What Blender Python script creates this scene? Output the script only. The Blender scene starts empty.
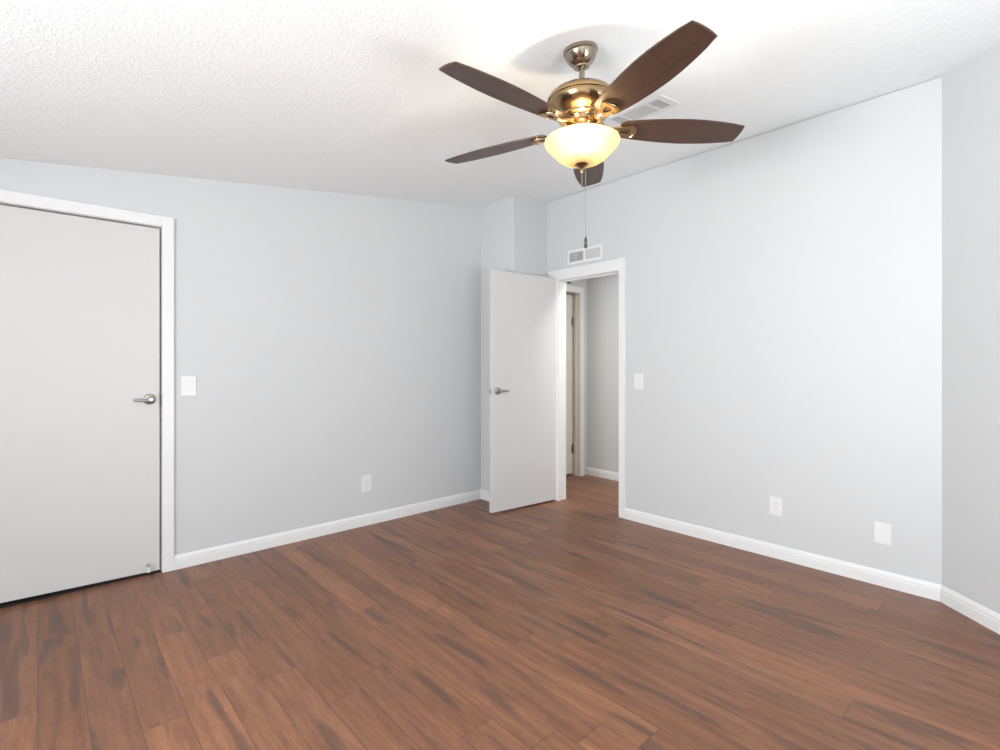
import bpy, bmesh, math, random
from mathutils import Vector, Matrix
R = math.radians
C = bpy.context.scene.collection
random.seed(7)

# ------------------------------------------------------------------ camera, sky, lights, exposure
SC = bpy.context.scene
cam_data = bpy.data.cameras.new('camera')
cam = bpy.data.objects.new('camera', cam_data)
C.objects.link(cam)
cam.location = (0, 0, 1.24)
cam.rotation_euler = (R(90), 0, R(47.715 - 90))
cam_data.sensor_width = 36
cam_data.lens = 36 * 0.508
cam_data.shift_y = -0.0105
cam_data.clip_start = 0.02
SC.camera = cam

SC.view_settings.view_transform = 'Standard'
SC.view_settings.look = 'None'
SC.view_settings.gamma = 1
SC.view_settings.use_curve_mapping = False
SC.view_settings.exposure = 0.36

world = bpy.data.worlds.new('sky'); SC.world = world
world.use_nodes = True
bg = world.node_tree.nodes['Background']
bg.inputs['Color'].default_value = (0.80, 0.90, 1.0, 1)
bg.inputs['Strength'].default_value = 1.0


def area(name, loc, direction, sx, sy, power, col=(1, 1, 1)):
    d = bpy.data.lights.new(name, 'AREA')
    d.shape = 'RECTANGLE'; d.size = sx; d.size_y = sy
    d.energy = power; d.color = col
    o = bpy.data.objects.new(name, d); C.objects.link(o)
    o.location = loc
    o.rotation_euler = Vector(direction).to_track_quat('-Z', 'Y').to_euler()
    return o

# daylight for the two windows behind the camera, plus added ceiling and hall fills
area('ceiling_fill_side_window', (-2.70, 0.85, 0.60), (1, -0.42, 0.52), 1.9, 1.0, 185, (0.95, 0.98, 1.0))  # upward fill added to brighten the ceiling
area('ceiling_fill_back_window', (1.20, -1.50, 0.55), (0, 1, 0.95), 1.9, 1.0, 66, (0.95, 0.98, 1.0))  # second added fill, tilted up at the ceiling
area('daylight_side_window', (-2.20, 0.80, 1.25), (1, -0.42, 0.1), 1.7, 1.4, 62, (0.97, 0.985, 1.0))
area('daylight_back_window', (1.20, -1.12, 1.32), (0, 1, 0.1), 1.7, 1.5, 5, (0.97, 0.985, 1.0))
area('hall_fill', (3.85, 1.95, 2.40), (0, 0, -1), 0.30, 0.60, 20, (1.0, 0.96, 0.90))  # unseen lamp added to brighten the hall

# ------------------------------------------------------------------ materials
def mat(name, col, rough=0.5, metal=0.0, **kw):
    m = bpy.data.materials.new(name); m.use_nodes = True
    b = m.node_tree.nodes['Principled BSDF']
    b.inputs['Base Color'].default_value = (*col, 1)
    b.inputs['Roughness'].default_value = rough
    b.inputs['Metallic'].default_value = metal
    for k, v in kw.items():
        b.inputs[k.replace('_', ' ')].default_value = v
    return m


class NT:
    def __init__(s, m): s.t = m.node_tree; s.b = s.t.nodes['Principled BSDF']
    def n(s, typ, **kw):
        nd = s.t.nodes.new(typ)
        for k, v in kw.items(): setattr(nd, k, v)
        return nd
    def set(s, sock, v):
        if hasattr(v, 'is_linked'): s.t.links.new(v, sock)
        else: sock.default_value = v
    def math(s, op, a, b=0.0, c=0.0):
        nd = s.n('ShaderNodeMath', operation=op)
        s.set(nd.inputs[0], a); s.set(nd.inputs[1], b)
        if op in ('COMPARE', 'MULTIPLY_ADD', 'SMOOTH_MIN'): s.set(nd.inputs[2], c)
        return nd.outputs[0]
    def xyz(s, x, y, z=0.0):
        nd = s.n('ShaderNodeCombineXYZ')
        s.set(nd.inputs[0], x); s.set(nd.inputs[1], y); s.set(nd.inputs[2], z)
        return nd.outputs[0]
    def pos(s):
        tc = s.n('ShaderNodeTexCoord'); sp = s.n('ShaderNodeSeparateXYZ')
        s.t.links.new(tc.outputs['Object'], sp.inputs[0])
        return tc.outputs['Object'], sp.outputs
    def noise(s, vec, scale, detail=2.0, rough=0.5):
        nd = s.n('ShaderNodeTexNoise')
        s.set(nd.inputs['Vector'], vec); nd.inputs['Scale'].default_value = scale
        nd.inputs['Detail'].default_value = detail; nd.inputs['Roughness'].default_value = rough
        return nd.outputs[0]
    def ramp(s, fac, stops, interp='LINEAR'):
        nd = s.n('ShaderNodeValToRGB'); cr = nd.color_ramp; cr.interpolation = interp
        while len(cr.elements) < len(stops): cr.elements.new(0.5)
        for e, (p, c) in zip(cr.elements, stops):
            e.position = p; e.color = (*c, 1) if len(c) == 3 else c
        s.set(nd.inputs[0], fac)
        return nd.outputs[0]
    def mix(s, fac, a, b, blend='MIX'):
        nd = s.n('ShaderNodeMix', data_type='RGBA', blend_type=blend)
        s.set(nd.inputs[0], fac); s.set(nd.inputs[6], a); s.set(nd.inputs[7], b)
        return nd.outputs[2]
    def bump(s, h, strength, dist):
        nd = s.n('ShaderNodeBump')
        nd.inputs['Strength'].default_value = strength; nd.inputs['Distance'].default_value = dist
        s.set(nd.inputs['Height'], h)
        s.t.links.new(nd.outputs[0], s.b.inputs['Normal'])


def g3(v): return (v, v, v)

M = {}
# painted wall: cool light grey with a faint roller texture
m = M['wall'] = mat('cool_grey_wall_paint', (0.622, 0.637, 0.644), 0.55)
t = NT(m); v, p = t.pos()
t.bump(t.noise(v, 160, 3), 0.06, 0.002)
M['hall_wall'] = m
# stippled ceiling
m = M['ceiling'] = mat('textured_white_ceiling', (0.90, 0.93, 0.94), 0.85)
t = NT(m); v, p = t.pos()
n1 = t.noise(v, 78, 2.5, 0.55)
n2 = t.noise(v, 27, 2.0, 0.5)
hh = t.math('ADD', t.ramp(n1, [(0.42, g3(0)), (0.66, g3(1))]), t.math('MULTIPLY', n2, 0.6))
t.bump(hh, 0.19, 0.006)
M['trim'] = mat('white_semigloss_trim', (0.80, 0.805, 0.805), 0.35)
M['door'] = mat('warm_white_door_paint', (0.64, 0.637, 0.63), 0.42)
M['hall_door'] = mat('beige_door_paint', (0.70, 0.67, 0.60), 0.45)
M['plastic'] = mat('white_switch_plastic', (0.79, 0.795, 0.80), 0.3)
M['dark'] = mat('dark_slot', (0.02, 0.02, 0.02), 0.6)
M['slot_grey'] = mat('grey_slot', (0.36, 0.36, 0.36), 0.6)
M['nickel'] = mat('brushed_nickel', (0.42, 0.40, 0.37), 0.28, 1.0)
M['vent_white'] = mat('white_vent_enamel', (0.82, 0.82, 0.82), 0.4)
M['vent_fin'] = mat('grey_vent_fin', (0.62, 0.625, 0.63), 0.45)
M['vent_dark'] = mat('vent_throat', (0.10, 0.10, 0.10), 0.8)
M['rubber'] = mat('white_rubber', (0.8, 0.8, 0.78), 0.7)
M['gunmetal'] = mat('dark_gunmetal', (0.10, 0.095, 0.09), 0.35, 1.0)
M['shade_dark'] = mat('painted_shade_dark', (0.05, 0.04, 0.035), 0.9)  # near-black colour stands in for the shade of unlit spaces
# antique brass of the fan, with very fine brushing
m = M['brass'] = mat('antique_brass', (0.38, 0.26, 0.145), 0.20, 1.0)
t = NT(m); v, p = t.pos()
t.bump(t.noise(t.xyz(p[0], p[1], t.math('MULTIPLY', p[2], 40)), 30, 2), 0.03, 0.001)
m = M['pewter'] = mat('antique_nickel', (0.36, 0.30, 0.235), 0.18, 1.0)
# dark walnut blade, grain along the blade
m = M['blade'] = mat('dark_walnut_blade', (0.10, 0.05, 0.03), 0.38)
t = NT(m); v, p = t.pos()
gr = t.noise(t.xyz(t.math('MULTIPLY', p[0], 3.0), t.math('MULTIPLY', p[1], 60), p[2]), 1.6, 4, 0.6)
t.set(t.b.inputs['Base Color'], t.ramp(gr, [(0.30, (0.040, 0.019, 0.012)), (0.55, (0.060, 0.028, 0.017)), (0.75, (0.085, 0.041, 0.024))]))
# frosted glass of the lamp bowl: lets the bulbs inside shine through
m = M['bowl'] = bpy.data.materials.new('frosted_amber_glass'); m.use_nodes = True
nt = m.node_tree; out = nt.nodes['Material Output']; nt.nodes.remove(nt.nodes['Principled BSDF'])
tr = nt.nodes.new('ShaderNodeBsdfTranslucent'); tr.inputs[0].default_value = (0.36, 0.285, 0.13, 1)
gl = nt.nodes.new('ShaderNodeBsdfGlossy'); gl.inputs['Roughness'].default_value = 0.15
df = nt.nodes.new('ShaderNodeBsdfDiffuse'); df.inputs[0].default_value = (0.85, 0.78, 0.60, 1)
mx = nt.nodes.new('ShaderNodeMixShader'); mx.inputs[0].default_value = 0.25
mx2 = nt.nodes.new('ShaderNodeMixShader'); mx2.inputs[0].default_value = 0.05
nt.links.new(tr.outputs[0], mx.inputs[1]); nt.links.new(df.outputs[0], mx.inputs[2])
nt.links.new(mx.outputs[0], mx2.inputs[1]); nt.links.new(gl.outputs[0], mx2.inputs[2])
nt.links.new(mx2.outputs[0], out.inputs[0])
# window glass
m = M['glass'] = bpy.data.materials.new('window_glass'); m.use_nodes = True
nt = m.node_tree; out = nt.nodes['Material Output']; nt.nodes.remove(nt.nodes['Principled BSDF'])
tr = nt.nodes.new('ShaderNodeBsdfTransparent'); gl = nt.nodes.new('ShaderNodeBsdfGlossy'); gl.inputs['Roughness'].default_value = 0.02
mx = nt.nodes.new('ShaderNodeMixShader'); mx.inputs[0].default_value = 0.06
nt.links.new(tr.outputs[0], mx.inputs[1]); nt.links.new(gl.outputs[0], mx.inputs[2]); nt.links.new(mx.outputs[0], out.inputs[0])

# plank floor: boards run along Y, 13 cm wide, random lengths, tone per board, smoky streaks in the grain
m = M['floor'] = mat('brown_plank_floor', (0.2, 0.1, 0.06), 0.36, Specular_IOR_Level=0.42)
t = NT(m); v, p = t.pos()
W = 0.1305
xs = t.math('DIVIDE', p[0], W)
row = t.math('FLOOR', xs); fx = t.math('FRACT', xs)
wn = t.n('ShaderNodeTexWhiteNoise', noise_dimensions='1D'); t.set(wn.inputs['W'], row)
ys = t.math('DIVIDE', t.math('ADD', p[1], t.math('MULTIPLY', wn.outputs[0], 7.3)), 1.22)
col = t.math('FLOOR', ys); fy = t.math('FRACT', ys)
wn2 = t.n('ShaderNodeTexWhiteNoise', noise_dimensions='2D'); t.set(wn2.inputs['Vector'], t.xyz(row, col))
idv = wn2.outputs[0]
off = t.math('MULTIPLY', idv, 37.0)
base = t.ramp(idv, [(0.0, (0.227, 0.099, 0.053)), (0.30, (0.263, 0.119, 0.063)), (0.55, (0.244, 0.111, 0.065)), (0.8, (0.295, 0.135, 0.071)), (1.0, (0.324, 0.142, 0.074))])
# long soft tonal bands
gv = t.xyz(t.math('MULTIPLY', p[0], 30), t.math('MULTIPLY', p[1], 2.2), off)
g1 = t.noise(gv, 1.0, 4, 0.6)
c1 = t.mix(t.ramp(g1, [(0.36, g3(0.0)), (0.64, g3(1.0))]), t.mix(1.0, base, (0.79, 0.77, 0.76, 1), 'MULTIPLY'), t.mix(1.0, base, (1.14, 1.13, 1.11, 1), 'MULTIPLY'))
# fine pores
fv = t.xyz(t.math('MULTIPLY', p[0], 200), t.math('MULTIPLY', p[1], 20), off)
g2 = t.noise(fv, 1.0, 3, 0.65)
c2 = t.mix(t.ramp(g2, [(0.35, g3(0.55)), (0.60, g3(0.0))]), c1, t.mix(1.0, c1, (0.70, 0.67, 0.66, 1), 'MULTIPLY'))
# mottling
mo = t.noise(t.xyz(t.math('MULTIPLY', p[0], 34), t.math('MULTIPLY', p[1], 6.5), off), 1.0, 4, 0.7)
c2 = t.mix(t.ramp(mo, [(0.35, g3(0.0)), (0.65, g3(1.0))]), t.mix(1.0, c2, (0.87, 0.86, 0.87, 1), 'MULTIPLY'), t.mix(1.0, c2, (1.09, 1.08, 1.06, 1), 'MULTIPLY'))
# dark smoky streaks, confined to a board
sv = t.xyz(t.math('MULTIPLY', p[0], 15), t.math('MULTIPLY', p[1], 1.7), t.math('ADD', off, 11.0))
g4 = t.noise(sv, 1.0, 1.0, 0.4)
c3 = t.mix(t.ramp(g4, [(0.615, g3(0.0)), (0.66, g3(0.5)), (0.75, g3(0.68))]), c2, (0.085, 0.052, 0.042, 1))
# seams
ex = t.math('MINIMUM', fx, t.math('SUBTRACT', 1.0, fx))
ey = t.math('MULTIPLY', t.math('MINIMUM', fy, t.math('SUBTRACT', 1.0, fy)), 1.22 / W)
ed = t.math('MINIMUM', ex, ey)
seam = t.ramp(ed, [(0.006, g3(1.0)), (0.018, g3(0.0))])
c4 = t.mix(t.math('MULTIPLY', seam, 0.50), c3, (0.04, 0.02, 0.014, 1))
t.set(t.b.inputs['Base Color'], c4)
t.set(t.b.inputs['Roughness'], t.math('ADD', 0.30, t.math('MULTIPLY', g1, 0.16)))
hh = t.math('SUBTRACT', t.math('MULTIPLY', g2, 0.25), seam)
t.bump(hh, 0.25, 0.0015)

# ------------------------------------------------------------------ mesh helpers
def tag(o, label=None, cat=None, group=None, kind=None):
    if label: o['label'] = label
    if cat: o['category'] = cat
    if group: o['group'] = group
    if kind: o['kind'] = kind
    return o


def obj(name, bm, m, parent=None, loc=None, rot=None, smooth=30.0):
    bmesh.ops.recalc_face_normals(bm, faces=bm.faces)
    for f in bm.faces: f.smooth = smooth is not None
    if smooth is not None:
        for e in bm.edges:
            e.smooth = not (len(e.link_faces) == 2 and e.calc_face_angle(0) > R(smooth))
    me = bpy.data.meshes.new(name); bm.to_mesh(me); bm.free()
    me.materials.append(m)
    o = bpy.data.objects.new(name, me); C.objects.link(o)
    if loc: o.location = loc
    if rot: o.rotation_euler = rot
    if parent: o.parent = parent
    return o


def empty(name, loc, rot=(0, 0, 0)):
    o = bpy.data.objects.new(name, None); C.objects.link(o)
    o.location = loc; o.rotation_euler = rot; o.empty_display_size = 0.1
    return o


def box(bm, x0, x1, y0, y1, z0, z1, bev=0.0, seg=2, top=None):
    """box; top(x, y) overrides z1"""
    tz = top or (lambda x, y: z1)
    vs = [bm.verts.new(q) for q in ((x0, y0, z0), (x1, y0, z0), (x1, y1, z0), (x0, y1, z0),
                                    (x0, y0, tz(x0, y0)), (x1, y0, tz(x1, y0)), (x1, y1, tz(x1, y1)), (x0, y1, tz(x0, y1)))]
    fs = [bm.faces.new([vs[i] for i in f]) for f in ((0, 3, 2, 1), (4, 5, 6, 7), (0, 1, 5, 4), (1, 2, 6, 5), (2, 3, 7, 6), (3, 0, 4, 7))]
    if bev:
        es = list({e for f in fs for e in f.edges})
        bmesh.ops.bevel(bm, geom=es, offset=bev, segments=seg, affect='EDGES', profile=0.6)


def prism(bm, poly, h, mtx=None):
    """extrude a polygon (2-D points, XY) by h along Z, then place with mtx"""
    mtx = mtx or Matrix()
    a = [bm.verts.new(mtx @ Vector((x, y, 0))) for x, y in poly]
    b = [bm.verts.new(mtx @ Vector((x, y, h))) for x, y in poly]
    n = len(poly)
    bm.faces.new(a[::-1]); bm.faces.new(b)
    for i in range(n):
        bm.faces.new((a[i], a[(i + 1) % n], b[(i + 1) % n], b[i]))


def lathe(bm, prof, seg=48, mtx=None, close=True):
    """revolve (r, z) pairs round Z; r == 0 makes a pole"""
    mtx = mtx or Matrix()
    rings = []
    for r, z in prof:
        if r < 1e-6:
            rings.append([bm.verts.new(mtx @ Vector((0, 0, z)))])
        else:
            rings.append([bm.verts.new(mtx @ Vector((r * math.cos(2 * math.pi * i / seg), r * math.sin(2 * math.pi * i / seg), z))) for i in range(seg)])
    for a, b in zip(rings, rings[1:]):
        for i in range(seg):
            j = (i + 1) % seg
            if len(a) == 1 and len(b) == 1: continue
            if len(a) == 1: bm.faces.new((a[0], b[i], b[j]))
            elif len(b) == 1: bm.faces.new((a[i], a[j], b[0]))
            else: bm.faces.new((a[i], a[j], b[j], b[i]))
    if close:
        for rg in (rings[0], rings[-1]):
            if len(rg) > 1: bm.faces.new(rg)


def tube(bm, pts, rad, seg=12):
    """swept round tube with a radius per point"""
    pts = [Vector(q) for q in pts]
    if not hasattr(rad, '__len__'): rad = [rad] * len(pts)
    rings = []; up = None
    for i, q in enumerate(pts):
        d = (pts[min(i + 1, len(pts) - 1)] - pts[max(i - 1, 0)]).normalized()
        if up is None: up = d.orthogonal().normalized()
        up = (up - d * up.dot(d)).normalized()
        s = d.cross(up)
        rings.append([bm.verts.new(q + rad[i] * (math.cos(2 * math.pi * k / seg) * up + math.sin(2 * math.pi * k / seg) * s)) for k in range(seg)])
    for a, b in zip(rings, rings[1:]):
        for k in range(seg):
            bm.faces.new((a[k], a[(k + 1) % seg], b[(k + 1) % seg], b[k]))
    bm.faces.new(rings[0][::-1]); bm.faces.new(rings[-1])


def frame_plate(bm, outer, inner, h, mtx=None):
    """flat ring between two loops with equal point counts, extruded by h"""
    mtx = mtx or Matrix()
    lo = [[bm.verts.new(mtx @ Vector((x, y, z))) for x, y in lp] for z in (0, h) for lp in (outer, inner)]
    oa, ia, ob, ib = lo
    n = len(outer)
    for i in range(n):
        j = (i + 1) % n
        bm.faces.new((oa[i], ia[i], ia[j], oa[j])); bm.faces.new((ob[i], ob[j], ib[j], ib[i]))
        bm.faces.new((oa[i], oa[j], ob[j], ob[i])); bm.faces.new((ia[i], ib[i], ib[j], ia[j]))


def resample(poly, n, rounds=2):
    """round a polygon's corners (Chaikin) and resample to n points evenly"""
    P = [Vector((x, y)) for x, y in poly]
    for _ in range(rounds):
        Q = []
        for i in range(len(P)):
            a, b = P[i], P[(i + 1) % len(P)]
            Q += [a * 0.75 + b * 0.25, a * 0.25 + b * 0.75]
        P = Q
    L = [0]
    for i in range(len(P)): L.append(L[-1] + (P[(i + 1) % len(P)] - P[i]).length)
    out = []
    for k in range(n):
        s = L[-1] * k / n; i = 0
        while L[i + 1] < s: i += 1
        f = (s - L[i]) / max(L[i + 1] - L[i], 1e-9)
        q = P[i] * (1 - f) + P[(i + 1) % len(P)] * f
        out.append((q.x, q.y))
    # start each loop at the same angle so the loops bridge cleanly
    cx = sum(q[0] for q in out) / n; cy = sum(q[1] for q in out) / n
    k0 = min(range(n), key=lambda k: abs(math.atan2(out[k][1] - cy, out[k][0] - cx)))
    out = out[k0:] + out[:k0]
    return out


BM = bmesh.new

# ------------------------------------------------------------------ the room
YL, XR = 3.600, 3.504                # left wall plane, right wall plane
XS, YB = -2.00, -0.90                # walls behind the camera
SL, Z0 = 0.1285, 2.302
def cz(x, y=0): return Z0 + SL * x   # ceiling height
XH, YH = 4.580, 3.580                # hall: far wall, end wall
HW = 3.600                           # hall side of the right wall
DO0, DO1, DOZ = 2.405, 3.060, 2.006  # doorway opening in the right wall
CL0, CL1, CLZ = -0.235, 0.549, 2.062 # closet opening in the left wall
COL = (3.033, 3.155)                 # free corner of the boxed-in column

bm = BM(); box(bm, XS - 0.15, XH + 0.15, YB - 0.15, 4.35, -0.06, 0.0)
tag(obj('floor', bm, M['floor'], smooth=None), 'brown wood plank floor of the whole room and hall', 'floor', kind='structure')

bm = BM()
a = [bm.verts.new(q) for q in ((XS - .15, YB - .15, cz(XS - .15)), (HW, YB - .15, cz(HW)), (HW, 3.75, cz(HW)), (XS - .15, 3.75, cz(XS - .15)))]
b = [bm.verts.new(q.co + Vector((0, 0, .1))) for q in a]
bm.faces.new(a); bm.faces.new(b[::-1])
for i in range(4): bm.faces.new((a[i], b[i], b[(i + 1) % 4], a[(i + 1) % 4]))
tag(obj('ceiling', bm, M['ceiling'], smooth=None), 'stippled white ceiling sloping up towards the right wall', 'ceiling', kind='structure')

# left wall with the closet opening
bm = BM()
box(bm, XS - .1, CL0, YL, YL + .1, 0, 0, top=cz)
box(bm, CL0, CL1, YL, YL + .1, CLZ, 0, top=cz)
box(bm, CL1, HW, YL, YL + .1, 0, 0, top=cz)
tag(obj('wall_left', bm, M['wall'], smooth=None), 'light grey painted left wall with the closed door', 'wall', kind='structure')
bm = BM(); box(bm, CL0, CL1, YL + .012, 4.2, -.01, .0015)  # strip coloured near-black to give the shade in the gap under the door
tag(obj('floor_closet_shade', bm, M['shade_dark'], smooth=None), 'closet floor under the closed door, coloured dark as shade', 'floor', kind='structure')
# closet behind the closed door
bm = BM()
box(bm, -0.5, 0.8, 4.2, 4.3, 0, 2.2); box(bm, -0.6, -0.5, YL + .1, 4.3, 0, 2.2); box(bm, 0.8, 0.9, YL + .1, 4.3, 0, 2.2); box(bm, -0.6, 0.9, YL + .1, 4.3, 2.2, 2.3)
tag(obj('wall_closet', bm, M['shade_dark'], smooth=None), 'dark closet interior behind the closed door', 'wall', kind='structure')

# right wall with the doorway, a hairline shadow gap under the ceiling
zt = cz(XR) - 0.005
bm = BM()
box(bm, XR, HW, 0.30, DO0, 0, zt)
box(bm, XR, HW, DO0, DO1, DOZ, zt)
box(bm, XR, HW, DO1, YL, 0, zt)
box(bm, XR + .010, HW, 0.41, YL, zt, zt + .03)
tag(obj('wall_right', bm, M['wall'], smooth=None), 'light grey painted right wall with the open doorway', 'wall', kind='structure')

# angled wall at far right
ax, ay = 3.504, 0.411
dx, dy = -0.218, -0.228
L = math.hypot(dx, dy); dx /= L; dy /= L
tl = (ay - YB) / -dy
bx, by = ax + dx * tl, YB
nx, ny = -dy, dx                                  # points away from the room
if nx < 0: nx, ny = -nx, -ny
bm = BM()
q = [(ax, ay), (bx, by), (bx + nx * .1, by + ny * .1), (ax + .1, ay - .10), (ax + .1, ay)]
lo = [bm.verts.new((x, y, 0)) for x, y in q]; hi = [bm.verts.new((x, y, cz(x) + .002)) for x, y in q]
bm.faces.new(lo); bm.faces.new(hi)
for i in range(5): bm.faces.new((lo[i], lo[(i + 1) % 5], hi[(i + 1) % 5], hi[i]))
tag(obj('wall_corner', bm, M['wall'], smooth=None), 'light grey angled wall cutting the corner at far right', 'wall', kind='structure')

# boxed-in column in the far corner
bm = BM()
q = [(COL[0], COL[1]), (XR, 3.197), (XR, YL), (COL[0], YL)]
lo = [bm.verts.new((x, y, 0)) for x, y in q]; hi = [bm.verts.new((x, y, cz(x))) for x, y in q]
bm.faces.new(lo); bm.faces.new(hi)
for i in range(4): bm.faces.new((lo[i], lo[(i + 1) % 4], hi[(i + 1) % 4], hi[i]))
tag(obj('wall_column', bm, M['wall'], smooth=None), 'boxed-in grey column in the corner behind the open door', 'wall', kind='structure')

# walls behind the camera, each with a window
W1 = (-0.20, 1.70, 0.50, 1.98)      # side window: y0 y1 z0 z1
W2 = (0.3, 2.1, 0.45, 2.24)     # back window: x0 x1 z0 z1
bm = BM()
box(bm, XS - .1, XS, YB - .1, W1[0], 0, 0, top=cz); box(bm, XS - .1, XS, W1[1], YL, 0, 0, top=cz)
box(bm, XS - .1, XS, W1[0], W1[1], 0, W1[2]); box(bm, XS - .1, XS, W1[0], W1[1], W1[3], 0, top=cz)
tag(obj('wall_side', bm, M['wall'], smooth=None), 'light grey wall behind the viewer with a wide window', 'wall', kind='structure')
bm = BM()
box(bm, XS, W2[0], YB - .1, YB, 0, 0, top=cz); box(bm, W2[1], bx + .08, YB - .1, YB, 0, 0, top=cz)
box(bm, W2[0], W2[1], YB - .1, YB, 0, W2[2]); box(bm, W2[0], W2[1], YB - .1, YB, W2[3], 0, top=cz)
tag(obj('wall_back', bm, M['wall'], smooth=None), 'light grey back wall with a second window', 'wall', kind='structure')


def window(name, axis, a0, a1, z0, z1, plane, label):
    fr = BM(); gl = BM()
    def bx_(bmm, p0, p1, q0, q1, d0, d1):
        if axis == 'y': box(bmm, plane + d0, plane + d1, p0, p1, q0, q1)
        else: box(bmm, p0, p1, plane + d0, plane + d1, q0, q1)
    w = .045
    bx_(fr, a0, a0 + w, z0, z1, -.09, -.02); bx_(fr, a1 - w, a1, z0, z1, -.09, -.02)
    bx_(fr, a0 + w, a1 - w, z0, z0 + w, -.09, -.02); bx_(fr, a0 + w, a1 - w, z1 - w, z1, -.09, -.02)
    mid = (a0 + a1) / 2
    bx_(fr, mid - .022, mid + .022, z0 + w, z1 - w, -.08, -.03)
    o = obj(name, fr, M['trim'], smooth=None)
    tag(o, label, 'window', kind='structure')
    bx_(gl, a0 + w, a1 - w, z0 + w, z1 - w, -.058, -.054)
    obj('pane', gl, M['glass'], o, smooth=None)
window('window_1', 'y', *W1, XS, 'white framed window in the side wall behind the viewer')
window('window_2', 'x', *W2, YB, 'white framed window in the back wall behind the viewer')

# hall beyond the doorway
bm = BM(); box(bm, XH, XH + .1, 0.9, 4.3, 0, 2.42)
tag(obj('wall_hall_far', bm, M['hall_wall'], smooth=None), 'grey hall wall seen through the open doorway', 'wall', kind='structure')
HD0, HD1, HDZ = 3.75, 4.452, 2.035   # door opening in the hall end wall
bm = BM()
box(bm, HW, HD0, YH, YH + .115, 0, 2.42); box(bm, HD0, HD1, YH, YH + .115, HDZ, 2.42); box(bm, HD1, XH, YH, YH + .115, 0, 2.42)
tag(obj('wall_hall_end', bm, M['hall_wall'], smooth=None), 'short grey hall end wall around the beige door', 'wall', kind='structure')
bm = BM(); box(bm, HW, XH, 0.9, 1.0, 0, 2.42)
tag(obj('wall_hall_near', bm, M['hall_wall'], smooth=None), 'grey hall wall at the near end, out of sight', 'wall', kind='structure')
bm = BM(); box(bm, HW, XH + .1, 0.9, 4.3, 2.42, 2.5)
tag(obj('ceiling_hall', bm, M['ceiling'], smooth=None), 'white hall ceiling beyond the doorway', 'ceiling', kind='structure')
bm = BM(); box(bm, HW, XH, 4.2, 4.3, 0, 2.42); box(bm, HW - .02, HW, YL + .1, 4.3, 0, 2.42)
tag(obj('wall_hall_room', bm, M['shade_dark'], smooth=None), 'dark room behind the beige hall door', 'wall', kind='structure')

# ------------------------------------------------------------------ baseboards
BP = [(0, 0), (.015, 0), (.015, .052), (.0125, .056), (.0125, .066), (.008, .078), (.004, .084), (0, .085)]
def baseboard(name, p0, p1, e0, e1, label):
    """profile swept from p0 to p1, thickness to the left of the direction; e = mitre shift per thickness"""
    p0 = Vector((*p0, 0)); p1 = Vector((*p1, 0)); d = (p1 - p0).normalized(); nrm = Vector((-d.y, d.x, 0))
    bm = BM()
    a = [bm.verts.new(p0 + nrm * t_ + d * (e0 * t_) + Vector((0, 0, z))) for t_, z in BP]
    b = [bm.verts.new(p1 + nrm * t_ + d * (e1 * t_) + Vector((0, 0, z))) for t_, z in BP]
    n = len(BP)
    bm.faces.new(a); bm.faces.new(b[::-1])
    for i in range(n): bm.faces.new((a[i], a[(i + 1) % n], b[(i + 1) % n], b[i]))
    tag(obj(name, bm, M['trim'], smooth=20), label, 'baseboard', kind='structure')
CS0, CS1 = CL0 - .058, CL1 + .058                                        # closet casing outer edges
baseboard('baseboard_left', (COL[0], YL), (CS1, YL), 1, 0, 'white baseboard along the left wall')
baseboard('baseboard_left_end', (CS0, YL), (XS, YL), 0, -1, 'white baseboard left of the closed door')
baseboard('baseboard_column', (COL[0], COL[1] + .0), (COL[0], YL), 0, -1, 'short white baseboard on the boxed-in column behind the open door')
tq = math.tan(R(22.5))
baseboard('baseboard_right', (XR, 0.411), (XR, DO0 - .056), -tq * -1, 0, 'white baseboard along the right wall')
baseboard('baseboard_corner', (bx, by), (ax, ay), 0, -tq, 'white baseboard along the angled wall at far right')
baseboard('baseboard_hall', (XH, 1.0), (XH, YH), 0, -1, 'white baseboard of the hall wall beyond the doorway')

# ------------------------------------------------------------------ casings and jambs
def casing_strip(bm, a0, a1, z0, z1, put, th=.016):
    """flat casing board with eased edges in wall coordinates (a along the wall, z up), put maps (a, depth, z) to world"""
    s = .002
    q = [(a0, 0, z0), (a1, 0, z0), (a1, 0, z1), (a0, 0, z1)]
    lo = [bm.verts.new(put(*c)) for c in q]
    mid = [bm.verts.new(put(c[0], th - s, c[2])) for c in q]
    hi = [bm.verts.new(put(c[0] + (s if c[0] == a0 else -s), th, c[2] + (s if c[2] == z0 else -s))) for c in q]
    bm.faces.new(lo[::-1]); bm.faces.new(hi)
    for L1, L2 in ((lo, mid), (mid, hi)):
        for i in range(4): bm.faces.new((L1[i], L1[(i + 1) % 4], L2[(i + 1) % 4], L2[i]))

# closet: casing (faces -Y) plus jamb
put = lambda a, d, z: (a, YL - d, z)
bm = BM()
casing_strip(bm, CL1, CL1 + .058, 0, CLZ + .062, put); casing_strip(bm, CL0 - .058, CL0, 0, CLZ + .062, put); casing_strip(bm, CL0, CL1, CLZ, CLZ + .062, put)
o1 = obj('trim_1', bm, M['trim'], smooth=None)
tag(o1, 'white door casing around the closed door at left', 'door frame', kind='structure')
bm = BM()
box(bm, CL1 - .002, CL1, YL - .0, YL + .1, 0, CLZ); box(bm, CL0, CL0 + .002, YL, YL + .1, 0, CLZ); box(bm, CL0 + .002, CL1 - .002, YL, YL + .1, CLZ - .002, CLZ)
box(bm, CL1 - .02, CL1 - .002, YL + .055, YL + .075, 0, CLZ - .002); box(bm, CL0 + .002, CL0 + .02, YL + .055, YL + .075, 0, CLZ - .002); box(bm, CL0 + .02, CL1 - .02, YL + .055, YL + .075, CLZ - .02, CLZ - .002)
obj('jamb', bm, M['trim'], o1, smooth=None)
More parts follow.
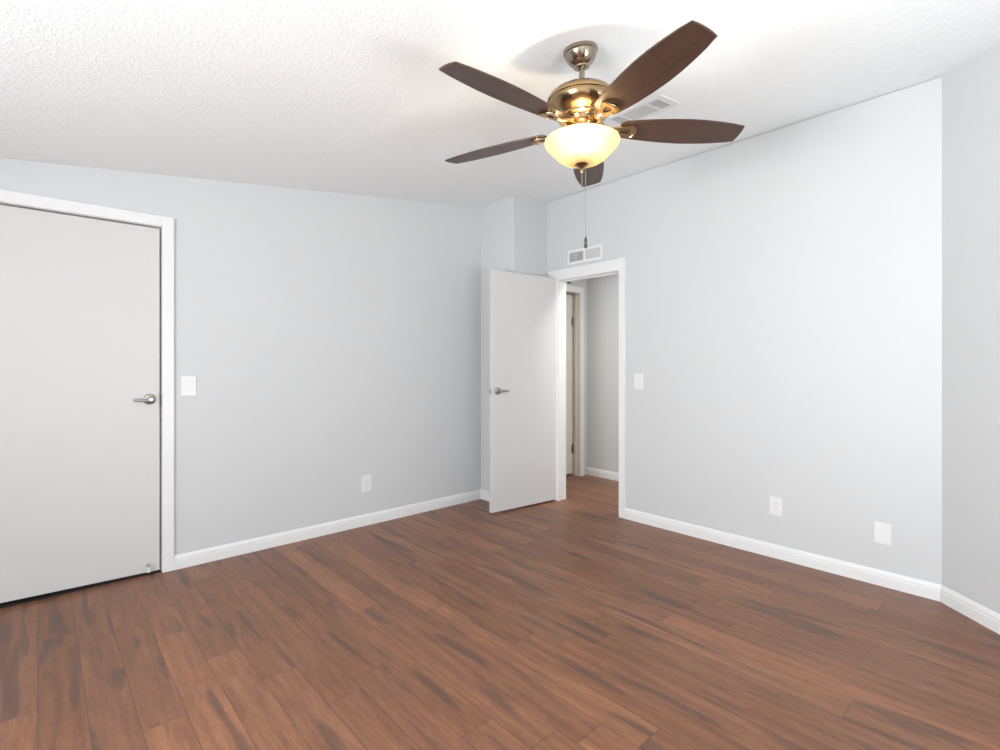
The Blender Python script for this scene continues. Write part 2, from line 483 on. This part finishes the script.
bm = BM(); box(bm, CL1 - .0035, CL1 - .0018, YL - .004, YL + .03, .985, 1.065)
obj('strike_plate', bm, M['nickel'], o1, smooth=None)

# bedroom doorway: casing (faces -X) plus jamb lining
put = lambda a, d, z: (XR - d, a, z)
bm = BM()
casing_strip(bm, DO0 - .056, DO0, 0, DOZ + .098, put); casing_strip(bm, DO1 + .012, DO1 + .072, 0, DOZ, put)
casing_strip(bm, DO0, 3.185, DOZ, DOZ + .092, put)
o2 = obj('trim_2', bm, M['trim'], smooth=None)
tag(o2, 'white door casing around the open doorway', 'door frame', kind='structure')
bm = BM()
box(bm, XR - .003, HW + .006, DO1 - .001, DO1 + .012, 0, DOZ); box(bm, XR - .003, HW + .006, DO0 - .001, DO0 + .001, 0, DOZ); box(bm, XR - .003, HW + .006, DO0, DO1, DOZ - .003, DOZ)
box(bm, XR + .045, XR + .075, DO0 + .001, DO0 + .011, 0, DOZ - .012); box(bm, XR + .045, XR + .075, DO0 + .001, DO1 - .001, DOZ - .012, DOZ - .003)
obj('jamb', bm, M['trim'], o2, smooth=None)
bm = BM(); box(bm, XR - .005, XR + .03, DO0 + .0005, DO0 + .004, .905, .965); box(bm, XR - .008, XR - .004, DO0 - .006, DO0 + .004, .917, .953)
obj('strike_plate', bm, M['nickel'], o2, smooth=None)

# hall door: casing, deep jamb
put = lambda a, d, z: (a, YH - d, z)
bm = BM()
casing_strip(bm, HD1, HD1 + .062, 0, HDZ + .062, put, .014); casing_strip(bm, HD0 - .062, HD0, 0, HDZ + .062, put, .014); casing_strip(bm, HD0, HD1, HDZ, HDZ + .062, put, .014)
o3 = obj('trim_3', bm, M['trim'], smooth=None)
tag(o3, 'white door casing around the beige hall door', 'door frame', kind='structure')
bm = BM()
box(bm, HD1 - .004, HD1, YH, YH + .13, 0, HDZ); box(bm, HD0, HD0 + .004, YH, YH + .13, 0, HDZ); box(bm, HD0 + .004, HD1 - .004, YH, YH + .13, HDZ - .004, HDZ)
box(bm, HD1 - .016, HD1 - .004, YH + .03, YH + .065, 0, HDZ - .004)
obj('jamb', bm, M['hall_door'], o3, smooth=None)

# ------------------------------------------------------------------ doors
def lever(parent, loc, out, side, name='door_handle'):
    """lever handle: rose, neck and lever; out = unit vector off the door, side = unit vector of the lever"""
    out = Vector(out).normalized(); side = Vector(side).normalized(); up = out.cross(side)
    mt = Matrix((( *side, ), ( *up, ), ( *out, ))).transposed().to_4x4()
    bm = BM()
    lathe(bm, [(0, -.002), (.031, -.002), (.032, .003), (.029, .009), (.020, .012), (.012, .014), (.0105, .040), (.0135, .044), (.0135, .056), (.009, .060), (0, .060)], 32)
    tube(bm, [(0, 0, .050), (.020, .001, .051), (.045, .000, .053), (.064, -.003, .054), (.078, -.005, .053), (.085, -.004, .051)], [.0095, .0092, .0082, .0075, .0066, .0030], 14)
    bm.transform(mt)
    o = obj(name, bm, M['nickel'], parent, smooth=40)
    o.location = loc
    return o

# door_1: closed flush door in the left wall
lw = 0.002
lx0, lx1 = CL0 + .006, CL1 - .012
d1 = empty('door_1', (lx0, YL + .012, .0))
tag(d1, 'closed flat white door at the left edge of the room', 'door', kind='structure')
bm = BM(); box(bm, 0, lx1 - lx0, 0, .035, .020, CLZ - .011, .0015, 1)
for v_ in bm.verts:
    if v_.co.z < .1: v_.co.z += .010 - .016 * v_.co.x / (lx1 - lx0)       # the bottom edge is trimmed a little out of level
obj('door_leaf', bm, M['door'], d1)
h1 = lever(d1, (lx1 - lx0 - .050, 0, 1.036), (0, -1, 0), (-1, 0, -.10))
bm = BM()
tube(bm, [(0, .004, 0), (0, -.02, -.004), (0, -.026, -.010)], [.007, .006, .005], 10)
ds = obj('door_stop', bm, M['nickel'], d1, loc=(lx1 - lx0 - .058, 0, .060))
bm = BM(); tube(bm, [(0, -.024, -.009), (0, -.028, -.022), (0, -.028, -.036)], [.007, .008, .009], 12)
obj('rubber_tip', bm, M['rubber'], ds)
for z in (.25, 1.05, 1.82):
    bm = BM(); tube(bm, [(-.003, -.008, z - .045), (-.003, -.008, z + .045)], .006, 10)
    obj('hinge', bm, M['nickel'], d1)

# door_2: white door standing open in front of the column
hx, hy = 3.497, 3.074
fx_, fy_ = 2.766, 3.145
d2 = empty('door_2', (hx, hy, 0), (0, 0, math.atan2(fy_ - hy, fx_ - hx)))
tag(d2, 'flat white door standing open at the doorway', 'door', kind='structure')
lwid = math.hypot(fx_ - hx, fy_ - hy)
# local: X along the leaf from the hinge; the visible face is +Y (towards the camera) after the turn of about 174 degrees
bm = BM(); box(bm, 0, lwid, -.030, 0, .014, 2.024, .0015, 1)
obj('door_leaf', bm, M['door'], d2)
lever(d2, (lwid - .062, 0, 1.020), (0, 1, 0), (-1, 0, 0))
lever(d2, (lwid - .062, -.030, 1.020), (0, -1, 0), (-1, 0, 0))
bm = BM(); box(bm, lwid - .0005, lwid + .0012, -.024, -.006, 1.000, 1.040); box(bm, lwid, lwid + .007, -.019, -.011, 1.013, 1.027)
obj('latch', bm, M['nickel'], d2, smooth=None)
for z in (.22, 1.02, 1.80):
    bm = BM(); tube(bm, [(-.004, -.034, z - .045), (-.004, -.034, z + .045)], .005, 10)
    obj('hinge', bm, M['nickel'], d2)

# door_3: beige hall door set deep in its jamb
d3 = empty('door_3', (HD0 + .006, YH + .085, 0))
tag(d3, 'beige door in the hall seen through the doorway', 'door', kind='structure')
bm = BM(); box(bm, 0, HD1 - HD0 - .022, 0, .035, .022, HDZ - .014, .0015, 1)
obj('door_leaf', bm, M['hall_door'], d3)
for z in (.30, 1.72):
    bm = BM()
    tube(bm, [(HD1 - HD0 - .016, -.006, z - .045), (HD1 - HD0 - .016, -.006, z + .045)], .008, 10)
    for zz in (z - .05, z, z + .05):
        lathe(bm, [(0, -.006), (.0095, -.006), (.0095, .006), (0, .006)], 12, Matrix.Translation((HD1 - HD0 - .016, -.006, zz)))
    box(bm, HD1 - HD0 - .05, HD1 - HD0 - .016, -.002, .001, z - .045, z + .045)
    obj('hinge', bm, M['nickel'], d3)

# ------------------------------------------------------------------ switches, outlets, plates
def wall_item(name, loc, facing, label, cat, group=None):
    """empty on the wall; local X along the wall (to the viewer's right), local Y into the wall, Z up"""
    rz = {'-y': 0, '-x': R(-90)}[facing]
    o = empty(name, loc, (0, 0, rz)); tag(o, label, cat, group)
    return o

def plate(parent, w=.078, h=.120, hole=None, name='cover_plate'):
    bm = BM()
    t_ = .006; s = .004
    if hole:
        ow = [(-w / 2, -h / 2), (w / 2, -h / 2), (w / 2, h / 2), (-w / 2, h / 2)]
        hw, hh = hole
        iw = [(-hw / 2, -hh / 2), (hw / 2, -hh / 2), (hw / 2, hh / 2), (-hw / 2, hh / 2)]
        rings = [[bm.verts.new((x, y_, z)) for x, z in lp] for lp, y_ in ((ow, 0), (ow, -t_ + s * .7), ([(x * (1 - 2 * s / w), z * (1 - 2 * s / h)) for x, z in ow], -t_), (iw, -t_), (iw, -.001))]
        for a, b in zip(rings, rings[1:]):
            for i in range(4): bm.faces.new((a[i], a[(i + 1) % 4], b[(i + 1) % 4], b[i]))
    else:
        box(bm, -w / 2, w / 2, -t_, 0, -h / 2, h / 2, .003, 2)
    return obj(name, bm, M['plastic'], parent, smooth=None)

def screws(parent, zs):
    for z in zs:
        bm = BM(); lathe(bm, [(0, 0), (.0035, 0), (.003, .0012), (0, .0016)], 12, Matrix.Translation((0, -.0058, z)) @ Matrix.Rotation(R(90), 4, 'X'))
        obj('screw', bm, M['plastic'], parent, smooth=None)

def rocker_switch(loc, facing, label):
    o = wall_item('light_switch', loc, facing, label, 'light switch', None)
    plate(o, .080, .124, (.0345, .068))
    bm = BM()
    # rocker: two planes meeting in a shallow ridge, lower half pressed
    pr = [(-.0333, -.0048), (-.0333, 0), (.0333, 0), (.0333, -.0085), (.000, -.0060)]
    a = [bm.verts.new((-.0165, y_, z)) for z, y_ in pr]; b = [bm.verts.new((.0165, y_, z)) for z, y_ in pr]
    bm.faces.new(a); bm.faces.new(b[::-1])
    for i in range(5): bm.faces.new((a[i], a[(i + 1) % 5], b[(i + 1) % 5], b[i]))
    obj('rocker', bm, M['plastic'], o, smooth=None)
    screws(o, (-.049, .049))
    return o

def outlet(loc, facing, label, w=.078, h=.120):
    o = wall_item('power_outlet', loc, facing, label, 'power outlet', None)
    plate(o, w, h, (.0345, .068))
    bm = BM(); box(bm, -.0168, .0168, -.0055, 0, -.0335, .0335, .0008, 1)
    f = obj('receptacle', bm, M['plastic'], o, smooth=None)
    bm = BM()
    for zc in (.0165, -.0165):
        box(bm, -.0078, -.0058, -.0062, -.005, zc - .001, zc + .0075); box(bm, .0058, .0078, -.0062, -.005, zc + .0, zc + .0075)
        lathe(bm, [(0, -.0006), (.0024, -.0006), (.0024, .0006), (0, .0006)], 12, Matrix.Translation((0, -.0056, zc - .0065)) @ Matrix.Rotation(R(90), 4, 'X'))
    obj('slot', bm, M['slot_grey'], f, smooth=None)
    screws(o, (-.048, .048))
    return o

rocker_switch((.687, YL, 1.107), '-y', 'white rocker light switch on the left wall beside the closed door')
rocker_switch((XR, 2.228, 1.107), '-x', 'white rocker light switch on the right wall beside the open doorway')
outlet((1.880, YL, .319), '-y', 'white power outlet low on the left wall', .084, .136)
outlet((XR, 1.221, .330), '-x', 'white power outlet low on the right wall, the one with sockets')
o = wall_item('blank_plate', (XR, .662, .294), '-x', 'blank white cover plate low on the right wall near the angled corner', 'wall plate')
plate(o, .080, .118, name='cover_plate'); screws(o, (-.04, .04))

# ------------------------------------------------------------------ air vents
def register(parent, cells, w, h, bar=.012, deep=.006):
    """flat register face in local XZ, seen from -Y: a frame round each cell with angled fins; cells = (x0, x1, z0, z1, mode, material)"""
    xs = sorted({-w / 2, w / 2, *[c for q in cells for c in q[:2]]})
    bm = BM()
    z0, z1 = cells[0][2], cells[0][3]
    box(bm, -w / 2, w / 2, -deep, 0, -h / 2, z0, .001, 1); box(bm, -w / 2, w / 2, -deep, 0, z1, h / 2, .001, 1)
    prev = -w / 2
    for q in cells:
        box(bm, prev, q[0], -deep, 0, z0, z1); prev = q[1]
    box(bm, prev, w / 2, -deep, 0, z0, z1)
    obj('grille_frame', bm, M['vent_white'], parent, smooth=None)
    for (x0, x1, a0, a1, mode, ma) in cells:
        bm = BM(); box(bm, x0, x1, -.0008, -.0002, a0, a1)
        obj('vent_throat', bm, M['vent_dark'], parent, smooth=None)
        bm = BM()
        if mode[0] == 'h':
            n = int(mode[1]); s = (a1 - a0) / n; tlt = mode[2]
            for i in range(n):
                zc = a0 + s * (i + .5)
                q = [(-.0012, zc - s * .5), (-.0052, zc + tlt * s * .5), (-.0046, zc + tlt * s * .5 + .0008), (-.0006, zc - s * .5 + .0008)]
                u = [bm.verts.new((x0, *c)) for c in q]; v_ = [bm.verts.new((x1, *c)) for c in q]
                bm.faces.new(u); bm.faces.new(v_[::-1])
                for k in range(4): bm.faces.new((u[k], u[(k + 1) % 4], v_[(k + 1) % 4], v_[k]))
        else:
            n = int(mode[1]); s = (x1 - x0) / n; tlt = mode[2]
            for i in range(n):
                xc = x0 + s * (i + .5)
                q = [(xc - s * .5, -.0012), (xc + tlt * s * .5, -.0052), (xc + tlt * s * .5 + .0008, -.0046), (xc - s * .5 + .0008, -.0006)]
                u = [bm.verts.new((c[0], c[1], a0)) for c in q]; v_ = [bm.verts.new((c[0], c[1], a1)) for c in q]
                bm.faces.new(u); bm.faces.new(v_[::-1])
                for k in range(4): bm.faces.new((u[k], u[(k + 1) % 4], v_[(k + 1) % 4], v_[k]))
        obj('fins', bm, ma, parent, smooth=None)

vw = wall_item('air_vent', (XR, 2.763, 2.189), '-x', 'small white two-panel air vent on the wall above the doorway', 'air vent')
W_, H_ = .372, .122
register(vw, [(-.172, -.010, -.042, .042, ('v', 12, .92), M['vent_fin']), (.010, .172, -.042, .042, ('h', 9, .8), M['vent_fin'])], W_, H_)
bm = BM()   # damper ring and tab on the left panel
ring = [(-.045 + .020 * math.cos(a_), -.008, -.012 + .026 * math.sin(a_)) for a_ in [2 * math.pi * k / 20 for k in range(21)]]
tube(bm, ring, .0022, 8); tube(bm, [(-.062, -.008, .012), (-.050, -.009, .026), (-.030, -.009, .028)], .003, 8)
obj('damper_lever', bm, M['slot_grey'], vw)

sa = math.atan(SL)
# ceiling register: local -Y faces down out of the ceiling, local X runs along room Y
vc_y0, vc_y1 = 1.347, 1.715
cxv = 2.420
vc = empty('air_vent', (cxv, (vc_y0 + vc_y1) / 2, cz(cxv)))
eX = Vector((0, 1, 0)); eY = Vector((-SL, 0, 1)).normalized(); eZ = eX.cross(eY)
vc.rotation_euler = Matrix((eX, eY, eZ)).transposed().to_euler()
tag(vc, 'white air vent in the ceiling behind the fan blades', 'air vent')
hw_ = (vc_y1 - vc_y0) / 2
register(vc, [(-hw_ + .036, -hw_ + .094, -.070, .070, ('v', 5, -.55), M['vent_fin']), (-hw_ + .106, hw_ - .106, -.070, .070, ('h', 11, .85), M['vent_fin']), (hw_ - .094, hw_ - .036, -.070, .070, ('v', 5, -.55), M['vent_fin'])], vc_y1 - vc_y0, .205)

# small dark fitting above the hall door
bm = BM(); box(bm, 4.235, 4.285, YH - .012, YH, 2.120, 2.138, .003, 2)
tag(obj('wall_sensor', bm, M['dark'], smooth=None), 'tiny dark fitting on the hall wall above the beige door', 'sensor')

# ------------------------------------------------------------------ ceiling fan
FX, FY = 1.596, 1.272
FS = 1.021
fan = empty('ceiling_fan', (FX * FS, FY * FS, cz(FX * FS)))
fan.scale = (FS, FS, FS)
tag(fan, 'ceiling fan with five dark wood blades, brass motor and lit glass bowl', 'ceiling fan')
FZ = 1.24 + (cz(FX * FS) - 1.24) / FS
def z_(z): return z - FZ        # world height to fan-local
# canopy: bell hung square to the sloping ceiling
bm = BM()
lathe(bm, [(0, .004), (.066, .004), (.0675, -.004), (.0675, -.014), (.0640, -.016), (.0640, -.018), (.0618, -.025), (.0545, -.040), (.0455, -.052), (.0370, -.060), (.0310, -.064), (.0300, -.069), (.020, -.072), (0, -.072)], 48)
cn = obj('canopy', bm, M['pewter'], fan, loc=(-.010, 0, -.010 * SL), smooth=38)
cn.rotation_euler = Vector((SL, 0, -1)).to_track_quat('-Z', 'Y').to_euler()
bm = BM()
lathe(bm, [(0, z_(2.430)), (.0115, z_(2.430)), (.0115, z_(2.356)), (.0165, z_(2.354)), (.0190, z_(2.348)), (.0190, z_(2.336)), (.024, z_(2.333)), (.024, z_(2.322)), (0, z_(2.322))], 24)
obj('downrod', bm, M['pewter'], fan, smooth=38)
bm = BM()
lathe(bm, [(0, z_(2.331)), (.030, z_(2.331)), (.060, z_(2.329)), (.090, z_(2.323)), (.115, z_(2.312)), (.131, z_(2.298)), (.1375, z_(2.285)), (.1375, z_(2.279)), (.1340, z_(2.276)), (.1340, z_(2.272)), (.1368, z_(2.269)),
           (.1350, z_(2.260)), (.128, z_(2.248)), (.118, z_(2.238)), (.106, z_(2.229)), (.096, z_(2.222)), (.092, z_(2.218)), (.092, z_(2.211)), (.086, z_(2.207)), (.080, z_(2.198)), (.078, z_(2.188)), (0, z_(2.188))], 64)
obj('motor_housing', bm, M['brass'], fan, smooth=35)
bm = BM()
lathe(bm, [(0, z_(2.190)), (.058, z_(2.190)), (.060, z_(2.186)), (.060, z_(2.168)), (.066, z_(2.164)), (.072, z_(2.156)), (.072, z_(2.150)), (.040, z_(2.144)), (0, z_(2.144))], 48)
obj('switch_housing', bm, M['brass'], fan, smooth=35)

# frosted bowl, open at the top
bowl = [(.1360, 2.126), (.1410, 2.129), (.1455, 2.127), (.1475, 2.121), (.1460, 2.114), (.1410, 2.106), (.1330, 2.098), (.1240, 2.089), (.1150, 2.079), (.1050, 2.068), (.0930, 2.057), (.0770, 2.047), (.0570, 2.039), (.0350, 2.034), (.0180, 2.032), (.0060, 2.031)]
bm = BM(); lathe(bm, [(r, z_(z)) for r, z in bowl], 64, close=False)
bo = obj('light_bowl', bm, M['bowl'], fan, smooth=180)
bm = BM()
lathe(bm, [(0, z_(2.050)), (.010, z_(2.040)), (.026, z_(2.036)), (.0275, z_(2.031)), (.021, z_(2.026)), (.012, z_(2.019)), (.007, z_(2.012)), (.0085, z_(2.006)), (.006, z_(2.000)), (0, z_(1.998))], 28)
obj('finial', bm, M['brass'], fan, smooth=40)
# stem that carries the bowl, with two bulbs
bm = BM(); tube(bm, [(0, 0, z_(2.146)), (0, 0, z_(2.046))], .006, 10)
obj('bowl_stem', bm, M['brass'], fan)
m = M['bulb'] = mat('lit_bulb', (1, .9, .7), .4)
b_ = m.node_tree.nodes['Principled BSDF']; b_.inputs['Emission Color'].default_value = (1, .80, .50, 1); b_.inputs['Emission Strength'].default_value = 6
for k, an in enumerate((R(218), R(38))):
    bxx, byy = .070 * math.cos(an), .070 * math.sin(an)
    bm = BM()
    lathe(bm, [(0, .028), (.010, .026), (.017, .018), (.019, .008), (.016, -.004), (.011, -.016), (.010, -.026), (0, -.026)], 20, Matrix.Translation((bxx, byy, z_(2.104))) @ Matrix.Rotation(R(180), 4, 'X'))
    obj('bulb', bm, M['bulb'], fan, smooth=60)
    bm = BM(); tube(bm, [(bxx, byy, z_(2.126)), (bxx * .95, byy * .95, z_(2.146)), (bxx * .5, byy * .5, z_(2.152))], [.011, .010, .008], 12)
    obj('lamp_socket', bm, M['brass'], fan)
for k, (lx, ly, pw) in enumerate(((-.0827, -.0646, 4.2), (.0827, .0646, 2.4))):
    d = bpy.data.lights.new('fan_bulb_light', 'POINT'); d.energy = pw; d.color = (1.0, .82, .56); d.shadow_soft_size = .018
    lo_ = bpy.data.objects.new('fan_bulb_light', d); C.objects.link(lo_); lo_.parent = fan
    lo_.location = (lx, ly, z_(2.122))

# blades
def half(r):
    pts = [(.150, .034), (.158, .044), (.175, .050), (.22, .0560), (.28, .0630), (.35, .0690), (.42, .0715), (.48, .0695), (.54, .0640), (.60, .0555), (.646, .0470)]
    return pts
top_ = half(0)
outline = [(r, w) for r, w in top_] + [(.6485, .028), (.6500, .010), (.6500, -.010), (.6485, -.028)] + [(r, -w) for r, w in reversed(top_)]
bm = BM(); prism(bm, outline, .0065, Matrix.Translation((0, 0, -.003)))
es = [e for e in bm.edges if abs(e.verts[0].co.z - e.verts[1].co.z) < 1e-6]
bmesh.ops.bevel(bm, geom=es, offset=.0015, segments=2, affect='EDGES')
blade = obj('blade', bm, M['blade'], fan, smooth=30)
# blade iron: arm from the motor widening into a pierced shield under the blade
bm = BM()
N = 36
outer = resample([(.112, -.013), (.140, -.020), (.178, -.036), (.205, -.037), (.214, -.022), (.217, 0), (.214, .022), (.205, .037), (.178, .036), (.140, .020), (.112, .013)], N, 2)
inner = resample([(.155, -.005), (.180, -.015), (.191, -.015), (.194, 0), (.191, .015), (.180, .015), (.155, .005)], N, 2)
frame_plate(bm, outer, inner, .006, Matrix.Translation((0, 0, -.0100)))
es = [e for e in bm.edges if len(e.link_faces) == 2 and e.calc_face_angle(0) > R(60)]
bmesh.ops.bevel(bm, geom=es, offset=.0016, segments=2, affect='EDGES')
tube(bm, [(.205, -.033, -.010), (.2125, -.020, -.011), (.2150, 0, -.0115), (.2125, .020, -.011), (.205, .033, -.010)], [.003, .005, .0055, .005, .003], 10)
tube(bm, [(.062, 0, .014), (.080, 0, .010), (.100, 0, .001), (.122, 0, -.006), (.145, 0, -.008)], [.014, .013, .0115, .0115, .006], 14)
iron = obj('blade_iron', bm, M['brass'], blade, smooth=40)
screws_ = []
for (r_, w_) in ((.172, .0265), (.172, -.0265)):
    bm = BM(); lathe(bm, [(0, 0), (.0048, 0), (.0042, -.0020), (0, -.0030)], 14, Matrix.Translation((r_, w_, -.0098)))
    screws_.append(obj('screw', bm, M['brass'], blade, smooth=40))
BZ = z_(2.178)
for k in range(5):
    if k == 0: b2 = blade
    else:
        b2 = blade.copy(); C.objects.link(b2); b2.parent = fan
        for ch in (iron, *screws_):
            c2 = ch.copy(); C.objects.link(c2); c2.parent = b2
    b2.location = (0, 0, BZ)
    b2.rotation_euler = (R(-12), 0, R(34.2 + 72 * k))

# pull chains
def chain(x, y, z0, z1, step=.0042):
    bm = BM(); n = max(2, int((z0 - z1) / step)); pts = []; rad = []
    for i in range(2 * n + 1):
        pts.append((x, y, z0 + (z1 - z0) * i / (2 * n))); rad.append(.0019 if i % 2 else .0008)
    tube(bm, pts, rad, 7)
    return bm
cr = Vector((math.sin(R(47.715)), -math.cos(R(47.715))))
c1x, c1y = cr.x * .015, cr.y * .015
ch = obj('pull_chain', chain(c1x, c1y, z_(2.036), z_(1.735)), M['nickel'], fan, smooth=60)
bm = BM(); lathe(bm, [(0, .012), (.0028, .010), (.0030, .004), (.0062, -.002), (.0072, -.008), (.0045, -.013), (.0050, -.017), (.0078, -.023), (.0070, -.030), (.003, -.035), (0, -.036)], 18, Matrix.Translation((c1x, c1y, z_(1.736))))
obj('chain_fob', bm, M['gunmetal'], ch, smooth=50)
obj('pull_chain', chain(0, 0, z_(2.000), z_(1.945)), M['nickel'], fan, smooth=60)
